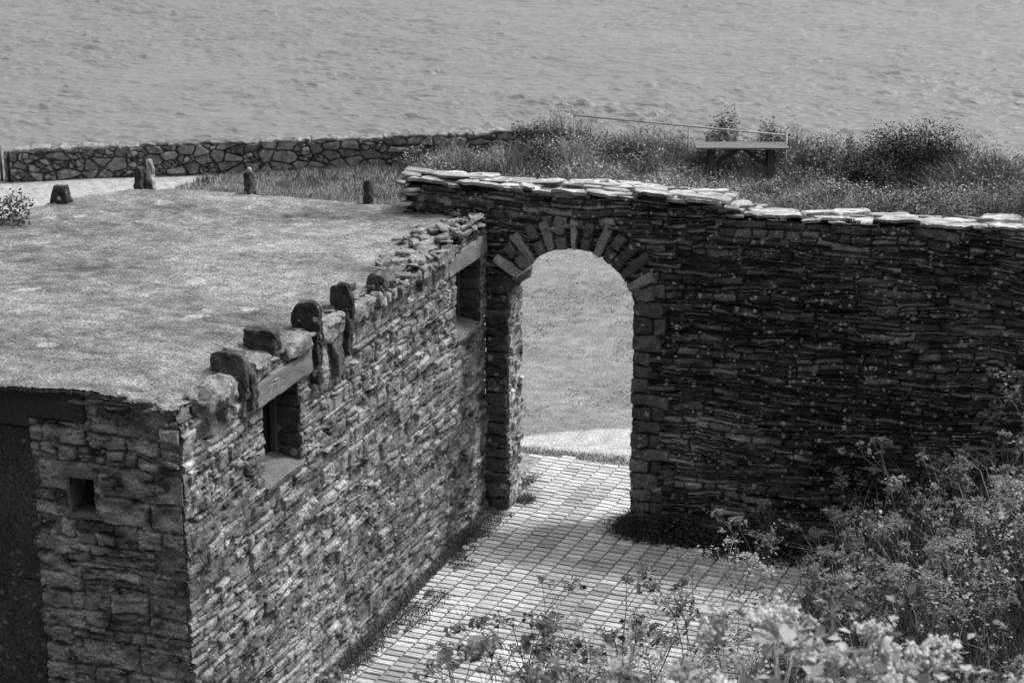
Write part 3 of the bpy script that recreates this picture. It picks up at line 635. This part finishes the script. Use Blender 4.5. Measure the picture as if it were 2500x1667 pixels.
# ------------------------------------------------------------ vegetation
def blades(P, h, wd, lean, a, bend=.35, rg=rng):
    n = len(P); th = rg.uniform(0, 2*math.pi, n); L = np.stack([np.cos(th), np.sin(th), 0*th], 1)
    ph = rg.uniform(0, math.pi, n); S = np.stack([np.cos(ph), np.sin(ph), 0*ph], 1)*wd[:, None]/2
    mid = P + L*(lean*h*bend)[:, None] + np.array([0, 0, 1])*(h*.6)[:, None]
    tip = P + L*(lean*h)[:, None] + np.array([0, 0, 1])*(h*(1 - .25*lean))[:, None]
    V = np.stack([P - S, P + S, mid + S*.7, mid - S*.7, tip], 1).reshape(-1, 3); k = np.arange(n)*5
    return V, np.stack([k, k+1, k+2, k+3], 1), np.stack([k+3, k+2, k+4], 1), np.repeat(a, 5)
def leaves(P, sz, a, up=.4, rg=rng, asp=.6):
    n = len(P); d = rg.normal(size=(n, 3)); d /= np.linalg.norm(d, axis=1, keepdims=True)
    nn = rg.normal(size=(n, 3)) + np.array([0, 0, up*3]); u = np.cross(nn, d); u /= np.linalg.norm(u, axis=1, keepdims=True) + 1e-9
    d = np.cross(u, nn); d /= np.linalg.norm(d, axis=1, keepdims=True) + 1e-9; nh = np.cross(d, u)
    s = sz[:, None]; V = np.stack([P, P + d*s*.5 + u*s*asp*.5 + nh*s*.12, P + d*s, P + d*s*.5 - u*s*asp*.5 + nh*s*.12], 1).reshape(-1, 3); k = np.arange(n)*4
    return V, np.stack([k, k+1, k+2, k+3], 1), None, np.repeat(a, 4)
# long grass and herbs on the terrace
vg = np.random.default_rng(31)
def terr_area(n, x0, x1, y0, y1, f):
    P = vg.uniform((x0, y0), (x1, y1), (n, 2)); k = f(P[:, 0], P[:, 1]); return P[k]
def in_long(x, y):
    c = coast(x) - .2
    left = -5.7 - (y - 14)*.62 + .8*fbm(x*.5, y*.5, 3)
    near = np.where(x > .3, 11.8, 14.8) + 1.0*fbm(x*.6, y*.6, 5)
    return (y < c) & (y > near) & (x > left)
P = terr_area(260000, -11, 13, 10, 23, in_long); cl = .5 + fbm(P[:, 0]*1.1, P[:, 1]*.9, 2, 4)
z = zg(P[:, 0], P[:, 1]); hm = .12 + .75*np.clip(cl, 0, 1.2)**2 + .22*sstep(18.5, 21.5, P[:, 1]) + .12*sstep(1, 5, P[:, 0]); hm = hm*sstep(-9.5, -6, P[:, 0] + .4*(P[:, 1]-18)+2) + .12
hm *= 1 - .8*np.exp(-(((P[:, 0]+1.0)/1.2)**2 + ((P[:, 1]-19.3)/1.5)**2))
P3 = np.column_stack([P, z - .03]); n = len(P3); mb = MB()
a = np.clip(.20*(1 + 2.4*fbm(P[:, 0]*1.1, P[:, 1]*1.3, 4, 4)) * vg.uniform(.3, 1.9, n), .02, .5)
mb.add(*blades(P3, hm*vg.uniform(.4, 1.15, n), vg.uniform(.010, .022, n), vg.uniform(.1, .9, n), a, rg=vg)[:3], a=None or np.repeat(a, 5))
Pl = P3.copy(); hl = hm*vg.uniform(.3, 1.1, len(Pl)); Pl[:, 2] += hl
al = np.clip(.20*(1 + fbm(Pl[:, 0]*1.1+5, Pl[:, 1]*1.3, 6, 4)*2.8)*vg.uniform(.3, 1.9, len(Pl)), .02, .5)
V, Q, _, A = leaves(Pl, vg.uniform(.02, .06, len(Pl)), al, rg=vg); mb.add(V, Q, a=A)
o = mb.build('long_grass', M['leaf'], base=(0, 17, 0)); tag(o, 'long grass and wild herbs covering the terrace behind the wall', 'grass', kind='stuff')
# short strip of rough grass by the roof's far edge, verge tufts through the arch
mb = MB()
P = terr_area(120000, -15, -4.5, 7, 21, lambda x, y: (y < coast(x) - .9) & (x > -12.4 + .8*fbm(x, y, 4)) & ~in_long(x, y) & (y > 8.5)); n = len(P)
a = np.clip(.17*vg.uniform(.3, 1.8, n)*(1 + 1.4*fbm(P[:, 0]*1.2, P[:, 1]*1.6, 3, 4)), .03, .5)
V, Q, T_, A = blades(np.column_stack([P, zg(P[:, 0], P[:, 1])]), vg.uniform(.02, .12, n)*(1 + np.clip(fbm(P[:, 0], P[:, 1], 5), 0, 1)*2), vg.uniform(.008, .014, n), vg.uniform(.1, .8, n), a, rg=vg); mb.add(V, Q, T_, A)
P = terr_area(9000, -.6, 3, 1.5, 2.6, lambda x, y: np.abs(y - 2.12 - .1*fbm(x*3, y, 2)) < .14 + .25*np.clip(fbm(x*1.5, y, 5), 0, 1)); n = len(P)
V, Q, T_, A = blades(np.column_stack([P, 0*P[:, 0]]), vg.uniform(.02, .06, n), vg.uniform(.005, .01, n), vg.uniform(.1, .8, n), np.clip(.2*vg.uniform(.4, 1.5, n), 0, .5), rg=vg); mb.add(V, Q, T_, A)
o = mb.build('verge_grass', M['leaf'], base=(0, 5, 0)); tag(o, 'short scruffy grass strips edging the pale paths', 'grass', kind='stuff')
# specks and low weeds scattered over the pale lawn seen through the arch
mb = MB(); P = terr_area(70000, -8, 3.5, 3.4, 14.5, lambda x, y: fbm(x*.9, y*1.5, 3, 4) + .6*fbm(x*5, y*9, 1, 3) > .14); n = len(P)
V, Q, _, A = leaves(np.column_stack([P, zg(P[:, 0], P[:, 1]) + vg.uniform(.0, .02, n)]), vg.uniform(.012, .045, n), np.clip(.13*vg.uniform(.4, 1.5, n), .02, .3), up=1., rg=vg); mb.add(V, Q, a=A)
o = mb.build('lawn_weeds', M['leaf'], base=(0, 8, 0)); tag(o, 'streaks of low dark weeds on the worn pale lawn beyond the archway', 'weeds', kind='stuff')

# shrubs on the terrace
def shrub(name, base, rx, ry, rz, nl, lsz, a, label, cat='shrub', group=None, seed=0, clump=.45, open_=.0, lo=.2, spike=.15):
    g_ = np.random.default_rng(seed); base = np.array(base, float)
    root = empty(name, base, label, cat, group)
    K = max(6, int(14*(rx*ry*rz)**.33)); cc = g_.normal(size=(K, 3)); cc /= np.linalg.norm(cc, axis=1, keepdims=True); cc *= g_.uniform(.3, .85, (K, 1)); cc[:, 2] = np.abs(cc[:, 2])*.9 + lo
    w_ = MB(); 
    for k in range(K):
        tip = base + cc[k]*(rx, ry, rz); mid = base + (tip-base)*.5 + g_.normal(0, .04, 3); tube(w_, [base, mid, tip], [.02*rz+.006, .012*rz+.004, .004], 5, .10)
    w_.build('branches', M['leaf'], root)
    ki = g_.integers(0, K, nl); d = g_.normal(size=(nl, 3)); d /= np.linalg.norm(d, axis=1, keepdims=True)
    rr = g_.uniform(.25, 1, nl)**.6*clump*(1 + spike*g_.normal(size=nl)); P_ = (cc[ki] + d*rr[:, None])*(rx, ry, rz); P_[:, 2] = np.abs(P_[:, 2])
    tone = g_.uniform(.6, 1.4, K)[ki]
    V, Q, _, A = leaves(base + P_, g_.uniform(.6, 1.3, nl)*lsz, np.clip(a*tone*g_.uniform(.5, 1.5, nl), .01, .5), rg=g_)
    f = MB(); f.add(V, Q, a=A); f.build('foliage', M['leaf'], root); return root
def gz(x, y): return float(zg(np.array(x), np.array(y)))
shrub('gorse_bush', (2.5, 20.7, gz(2.5, 20.7)), 1.25, .7, 1.4, 21000, .05, .02, 'large near-black bush right of the picnic table', seed=1)
shrub('gorse_bush', (1.7, 19.0, gz(1.7, 19.0)), .9, .5, .85, 8500, .05, .03, 'lower dark bush spreading left below the largest bush', seed=2)
shrub('leafy_shrub', (-.75, 21.2, gz(-.75, 21.2)), .42, .4, 1.35, 3200, .055, .14, 'tall loose shrub above the right end of the table, standing against the sea', seed=3)
shrub('leafy_shrub', (-1.9, 21.3, gz(-1.9, 21.3)), .62, .4, 1.05, 3600, .05, .15, 'feathery shrub behind the middle of the tabletop', seed=4)
shrub('bramble_bush', (-6.1, 20.6, gz(-6.1, 20.6)), .75, .5, .95, 8500, .05, .07, 'dark bush covering the right end of the sea wall', seed=5)
shrub('leafy_shrub', (3.9, 20.6, gz(3.9, 20.6)), .9, .5, .8, 5000, .05, .12, 'grey-green shrub beyond the largest bush by the right edge', seed=6)
shrub('leafy_shrub', (.55, 20.9, gz(.55, 20.9)), .8, .5, .9, 5000, .05, .14, 'rounded shrub between the tall loose shrub and the darkest bush', seed=7)
shrub('bramble_bush', (3.1, 16.0, gz(3.1, 16)), 1.5, 1.2, .85, 15000, .05, .13, 'pale leafy bramble mound in front of the darkest bush', seed=8)
shrub('bramble_bush', (5.6, 17.0, gz(5.6, 17)), 1.4, 1.3, .95, 12000, .05, .11, 'bramble mound at the right edge above the wall', seed=9)
shrub('bramble_bush', (-3.9, 20.6, gz(-3.9, 20.6)), 1.0, .6, .7, 7500, .05, .12, 'low leafy mound below the start of the handrail', seed=10)
hr = np.random.default_rng(8)
for i in range(15):
    x = -5.2 + i*.75 + hr.uniform(-.2, .2); y = 21.2 + hr.uniform(-.7, .3)
    if abs(x + .75) < .3: continue
    shrub('tall_herb', (x, y, gz(x, y)), hr.uniform(.25, .5), .3, hr.uniform(.65, 1.1)*(1 if x > -4 else .7), 900, .045, hr.uniform(.11, .2), 'wispy tall herb on the terrace edge against the sea', 'herb', 'tall herbs along the terrace edge', seed=60+i, clump=.35)
shrub('roof_shrub', (-5.22, -2.1, 3.45), .45, .4, .62, 900, .05, .07, 'thin twiggy shrub at the left edge of the roof', seed=12, clump=.4)

# weeds on the court
def tuft(name, loc, r, hgt, nb, a, label, seed, group=None, leafn=0, cat='weed'):
    g_ = np.random.default_rng(seed); loc = np.array(loc, float); P_ = g_.normal(0, 1, (nb, 2)); P_ = P_*np.array([r[0], r[1]])*.45
    z_ = np.maximum(0, zg(loc[0] + P_[:, 0], loc[1] + P_[:, 1])); P3_ = np.column_stack([loc[:2] + P_, z_]); m = MB()
    fall = np.exp(-.5*((P_[:, 0]/r[0]/.6)**2 + (P_[:, 1]/r[1]/.6)**2)); al_ = np.clip(a*g_.uniform(.4, 1.6, nb), .008, .5)
    V, Q, T_, A = blades(P3_, hgt*g_.uniform(.35, 1, nb)*(.3 + .7*fall), g_.uniform(.006, .012, nb), g_.uniform(.2, 1.2, nb), al_, rg=g_); m.add(V, Q, T_, A)
    if leafn:
        i_ = g_.integers(0, nb, leafn); Pq = P3_[i_].copy(); Pq[:, 2] += g_.uniform(0, .8, leafn)*hgt*fall[i_]
        V, Q, _, A = leaves(Pq, g_.uniform(.025, .06, leafn), np.clip(a*g_.uniform(.4, 1.7, leafn), .008, .5), rg=g_); m.add(V, Q, a=A)
    o = m.build(name, M['leaf'], base=tuple(loc)); tag(o, label, cat, group); return o
tuft('grass_tuft', (1.92, -.12, 0), (.34, .30), .34, 1500, .05, 'dark grassy tuft at the foot of the right jamb', 1, leafn=300)
tuft('ivy_clump', (2.40, -.22, 0), (.62, .28), .40, 1500, .045, 'near-black clump of leaves against the wall right of the archway', 2, leafn=3600)
tuft('ivy_clump', (3.35, -.30, 0), (.7, .36), .60, 1500, .045, 'dark leafy clump at the wall foot beside the flowering bank', 3, leafn=3000)
tuft('grass_tuft', (.38, .36, 0), (.14, .2), .16, 500, .10, 'small tuft sprouting inside the left jamb of the archway', 4)
tuft('grass_tuft', (.20, 1.0, 0), (.22, .5), .10, 700, .14, 'scruffy weeds behind the left jamb on the paving edge', 5)['kind'] = 'stuff'
tuft('grass_tuft', (.12, -.14, 0), (.2, .14), .10, 400, .06, 'thin weeds at the front foot of the left jamb', 6)
mr = np.random.default_rng(77); mb = MB()
n = 34000; yy = mr.uniform(-7.3, -.1, n); xx = np.abs(mr.normal(0, 1, n))*(.13 + .20*np.clip(fbm(yy*.9, yy*0+2, 3) + .35, 0, 1)*2)
k = (fbm(xx*4, yy*2.2, 5, 4) + .5 - xx*.75 > .34) | (xx < .12); xx, yy = xx[k], yy[k]; n = len(xx)
V, Q, T_, A = blades(np.column_stack([xx + .03, yy, 0*xx + .012]), mr.uniform(.01, .06, n)*(1 + .8*(xx < .12)), mr.uniform(.006, .011, n), mr.uniform(.2, 1.2, n), np.clip(.085*mr.uniform(.5, 1.6, n), .02, .3), rg=mr); mb.add(V, Q, T_, A)
n = 9000; xx = mr.uniform(.3, 4, n); yy = mr.uniform(-6, -.2, n); k = fbm(xx*1.6, yy*1.6, 2, 4) > .27; xx, yy = xx[k], yy[k]; n = len(xx)
V, Q, T_, A = blades(np.column_stack([xx, yy, 0*xx + .012]), mr.uniform(.01, .035, n), mr.uniform(.006, .010, n), mr.uniform(.2, 1.2, n), np.clip(.11*mr.uniform(.5, 1.6, n), .02, .3), rg=mr); mb.add(V, Q, T_, A)
o = mb.build('moss', M['leaf'], base=(1, -3, 0)); tag(o, 'moss and tiny weeds creeping over the pavers from the side wall', 'moss', kind='stuff')

# ground cover of the flowery bank
bg_ = np.random.default_rng(55)
def bank_pts(n, f=None):
    P_ = bg_.uniform((1.0, -19.5), (10.5, -.25), (n*3, 2)); b_ = bank(P_[:, 0], P_[:, 1]); P_ = P_[b_ > .015 + .10*bg_.random(len(P_))**2]
    # keep what can be seen from the viewpoints near the photographer
    d = (P_ - CAM[:2])@HD; u = (P_ - CAM[:2])@RT/np.maximum(d, .1); P_ = P_[(d > 2.6) & (np.abs(u) < .36)]
    return P_[:n]
P = bank_pts(70000); n = len(P); z = zg(P[:, 0], P[:, 1]); hm = .22 + .30*np.clip(.5 + fbm(P[:, 0]*1.2, P[:, 1]*1.2, 3, 3), 0, 1.2)
mb = MB(); a = np.clip(.055*(1 + fbm(P[:, 0]*2, P[:, 1]*2, 2, 3))*bg_.uniform(.3, 1.9, n), .01, .4)
V, Q, T_, A = blades(np.column_stack([P, z - .02]), hm*bg_.uniform(.4, 1.2, n), bg_.uniform(.004, .009, n), bg_.uniform(.1, .7, n), a, rg=bg_); mb.add(V, Q, T_, A)
Pl = np.column_stack([P, z + hm*bg_.uniform(.0, .8, n)]); a = np.clip(.030*(1 + fbm(P[:, 0]*1.5, P[:, 1]*1.5, 6, 3)*1.6)*bg_.uniform(.3, 2.2, n), .01, .4)
V, Q, _, A = leaves(Pl, bg_.uniform(.014, .036, n), a, rg=bg_); mb.add(V, Q, a=A)
q_ = bg_.integers(0, n, 5200); q_ = q_[(P[q_, 0] > 3.6)]; k_ = len(q_)
V, Q, T_, A = blades(np.column_stack([P[q_], z[q_]]), bg_.uniform(.45, 1.05, k_), bg_.uniform(.004, .008, k_), bg_.uniform(.1, .9, k_), bg_.uniform(.12, .34, k_), rg=bg_); mb.add(V, Q, T_, A)
o = mb.build('bank_undergrowth', M['leaf'], base=(6, -8, 1)); tag(o, 'dense dark undergrowth of leaves and grass covering the near bank', 'undergrowth', kind='stuff')

# umbellifer plants: stem, leaves, seed heads as parts
def umbel_plant(name, seed, H, nb, tone, label, group, heads=1., spread=.5):
    g_ = np.random.default_rng(seed); root = empty(name, (0, 0, 0), label, 'wild plant', group)
    st, lf = MB(), MB(); heads_ = []
    def umbel(p, d, sz):
        hd_ = MB(); heads_.append(hd_); d = d/np.linalg.norm(d); nr = int(7*heads) + g_.integers(0, 5)
        for _ in range(nr):
            v = d*1.1 + g_.normal(0, .55, 3)*.9; v /= np.linalg.norm(v); e = p + v*sz*g_.uniform(.9, 1.25)
            tube(hd_, [p, e], [.0016, .0011], 3, tone*.9)
            for _ in range(5):
                c_ = e + g_.normal(0, .008, 3)*(1, 1, .5); s_ = g_.uniform(.0040, .0068)
                O_ = np.array([(1, 0, 0), (-1, 0, 0), (0, 1, 0), (0, -1, 0), (0, 0, 1), (0, 0, -1)])*s_ + c_
                hd_.add(O_, None, [(0, 2, 4), (2, 1, 4), (1, 3, 4), (3, 0, 4), (2, 0, 5), (1, 2, 5), (3, 1, 5), (0, 3, 5)], a=tone*g_.uniform(.7, 1.9))
    def leaf(p, n_=6, sz=.045):
        dr_ = g_.normal(size=3); dr_[2] = abs(dr_[2])*.2 - .05; dr_ /= np.linalg.norm(dr_); L = g_.uniform(.06, .14)
        tube(st, [p, p + dr_*L], [.002, .0012], 3, tone)
        Pq = p + dr_*L*g_.uniform(.4, 1.1, (n_, 1)) + g_.normal(0, .02, (n_, 3))
        V_, Q_, _, A_ = leaves(Pq, g_.uniform(.7, 1.4, n_)*sz, np.minimum(.34, tone*g_.uniform(.3, 1.5, n_)), up=.6, rg=g_, asp=.7); lf.add(V_, Q_, a=A_)
    def grow(p, d, L, r, lvl):
        m1 = p + d*L*.5 + g_.normal(0, .012, 3); e = p + d*L; tube(st, [p, m1, e], [r, r*.85, r*.7], 5, tone*.8)
        leaf(e, 5, .042 if lvl else .055)
        if lvl >= 2 or (lvl == 1 and g_.random() < .35): umbel(e, d, g_.uniform(.035, .06)); return
        for _ in range(nb + (lvl == 0)):
            v = d + g_.normal(0, spread, 3); v[2] = abs(v[2]) + .35; v /= np.linalg.norm(v); grow(e, v, L*g_.uniform(.38, .6), r*.6, lvl+1)
    grow(np.zeros(3), np.array([g_.normal(0, .08), g_.normal(0, .08), 1.]), H*.5, .0065, 0)
    for _ in range(6): leaf(np.array([g_.normal(0, .02), g_.normal(0, .02), H*g_.uniform(.1, .5)]), 6, .045)
    st.build('stem', M['leaf'], root); lf.build('leaves', M['leaf'], root); [h_.build('seed_head', M['leaf'], root, smooth=False) for h_ in heads_]; return root
G1 = 'alexanders plants massed on the bank'
L1 = 'pale umbellifer plant in the crowded mass on the shaded bank'
protos = [umbel_plant('umbellifer', 100+i, h, nb, tn, L1, G1, spread=sp) for i, (h, nb, tn, sp) in enumerate([(.95, 3, .24, .5), (.8, 3, .28, .55), (1.05, 3, .2, .45), (.7, 4, .26, .6), (.9, 3, .16, .5), (1.5, 3, .10, .42), (1.42, 3, .13, .5), (1.35, 3, .4, .5)])]
used = set()
def place(k, x, y, sc=1., rz=None, label=None, group=None, dz=0, tilt=None):
    s = protos[k]; ch = [c for c in s.children]
    if k not in used: r_ = s; used.add(k)
    else:
        r_ = s.copy(); C.objects.link(r_)
        for c_ in ch: d_ = c_.copy(); C.objects.link(d_); d_.parent = r_
    r_.location = (x, y, gz(x, y) - .02 + dz); r_.scale = (sc, sc, sc)
    tl = tilt or (bg_.normal(0, .08), bg_.normal(0, .08)); r_.rotation_euler = (tl[0], tl[1], bg_.uniform(0, 6.28) if rz is None else rz)
    r_['label'] = label or L1
    if group is None and label: 
        if 'group' in r_: del r_['group']
    else: r_['group'] = group or G1
    return r_
cand = bank_pts(9000); sel = []
for p in cand:
    d = float((p - CAM[:2])@HD)
    md = .31 if d > 9 else .36
    b_ = float(bank(p[0], p[1]))
    if d < 9.2 and (p[0] < 4.6 + .0*d): continue
    if d < 6.4: continue
    if p[0] < 3.25: continue
    if p[0] - 3.2 < .8 and bg_.random() < .35: continue
    if all((p[0]-q_[0])**2 + (p[1]-q_[1])**2 > md*md for q_ in sel): sel.append(p)
    if len(sel) >= 246: break
for i, p in enumerate(sel): t_ = i % 7 == 3; place(5 + i % 3 if t_ else i % 5, p[0], p[1], bg_.uniform(.7, 1.0) if t_ else bg_.uniform(.6, 1.2))
def atz(px, py, d):   # design aid: ground position along a bearing at distance d
    u = (px - 1176)/4450.; return CAM[0] + HD[0]*d + RT[0]*u*d, CAM[1] + HD[1]*d + RT[1]*u*d
for (px, d, k, sc, lb) in (
    (1215, 12.6, 5, 1.12, 'tall umbellifer with dark seed heads, standing alone before the pale paving'),
    (1060, 12.3, 6, 1.02, 'leaning umbellifer left of the tall lone one, against the paving'),
    (1360, 12.8, 6, 1.2, 'bushy umbellifer rising in the bottom centre before the pavers'),
    (1440, 13.2, 5, 1.22, 'umbellifer with a crowded crown just right of the bottom centre'),
    (1530, 13.6, 6, 1.1, 'umbellifer at the left fringe of the plant mass over the paving'),
    (1600, 14.4, 7, .85, 'slender pale umbellifer with its head over the shaded pavers'),
    (1680, 15.5, 7, .75, 'pale umbellifer at the corner of the mass nearest the archway'),
    (1290, 12.5, 6, 1.0, 'short umbellifer between the tall lone one and the bushy one'),
    (1145, 12.2, 5, .98, 'thin umbellifer squeezed between the leaning and the tall lone one'),
    (1490, 12.9, 7, 1.12, 'pale-headed umbellifer right of the bushy bottom-centre plants'),
    (1590, 12.9, 5, 1.15, 'dark-headed umbellifer rising from the left edge of the plant mass'),
    (700, 15.9, 3, .7, 'small umbellifer at the foot of the side wall, bottom edge')):
    x, y = atz(px, 0, d); place(k, x, y, sc*1.06, label=lb)
for (px, d, k, sc) in ((1290, 5.2, 5, .98), (1400, 4.9, 6, .98), (1500, 5.3, 6, 1.0), (1620, 5.0, 7, 1.08), (1720, 5.4, 7, 1.15), (1860, 5.0, 7, 1.15), (2000, 5.3, 7, 1.15), (2130, 5.1, 7, 1.3), (2260, 5.0, 7, 1.2), (1930, 6.2, 7, 1.15), (2360, 5.8, 7, 1.3), (2060, 6.8, 6, 1.3)):
    x, y = atz(px, 0, d); place(k, x, y, sc*1.13, label='blurred umbellifer close to the camera along the bottom right edge', group='out-of-focus plants nearest the camera')
place(5, 6.2, -.75, 1.2, label='tall thin umbellifer against the dark wall at the right edge')
place(7, 5.3, -.9, .9, label='pale umbellifer standing close to the wall, left of the tallest one')
er2 = np.random.default_rng(91)
for i, (x, y, k, sc) in enumerate([(3.25, -.9, 7, .75), (3.45, -1.5, 2, .95), (3.15, -2.1, 0, .85), (3.5, -2.5, 7, .85), (3.1, -3.0, 1, .9), (3.45, -3.5, 6, .85), (2.95, -3.9, 3, .9), (3.35, -4.4, 7, .9), (2.8, -4.9, 0, .9), (3.2, -5.3, 2, 1.05), (3.7, -1.1, 6, .85), (3.75, -2.0, 5, .8), (3.75, -3.0, 7, .9), (2.6, -5.9, 5, .85)]):
    place(k, x + er2.normal(0, .05), y, sc, label='umbellifer rooted at the edge of the paving, spilling over the blocks', group='umbellifers along the edge of the paving')
ds = MB(); sr = np.random.default_rng(2)
for (p0, p1) in (((2.02, -.2, .0), (1.99, -.24, .45)), ((1.99, -.24, .2), (1.86, -.26, .75)), ((1.99, -.24, .42), (2.10, -.24, .8)), ((1.93, -.25, .48), (1.95, -.27, .62))): tube(ds, [p0, (np.array(p0)+p1)/2 + sr.normal(0, .01, 3), p1], [.006, .004, .002], 4, a=.26)
tag(ds.build('dry_stalk', M['leaf'], base=(2.02, -.2, 0)), 'pale forked dry stalk at the foot of the right jamb', 'weed')
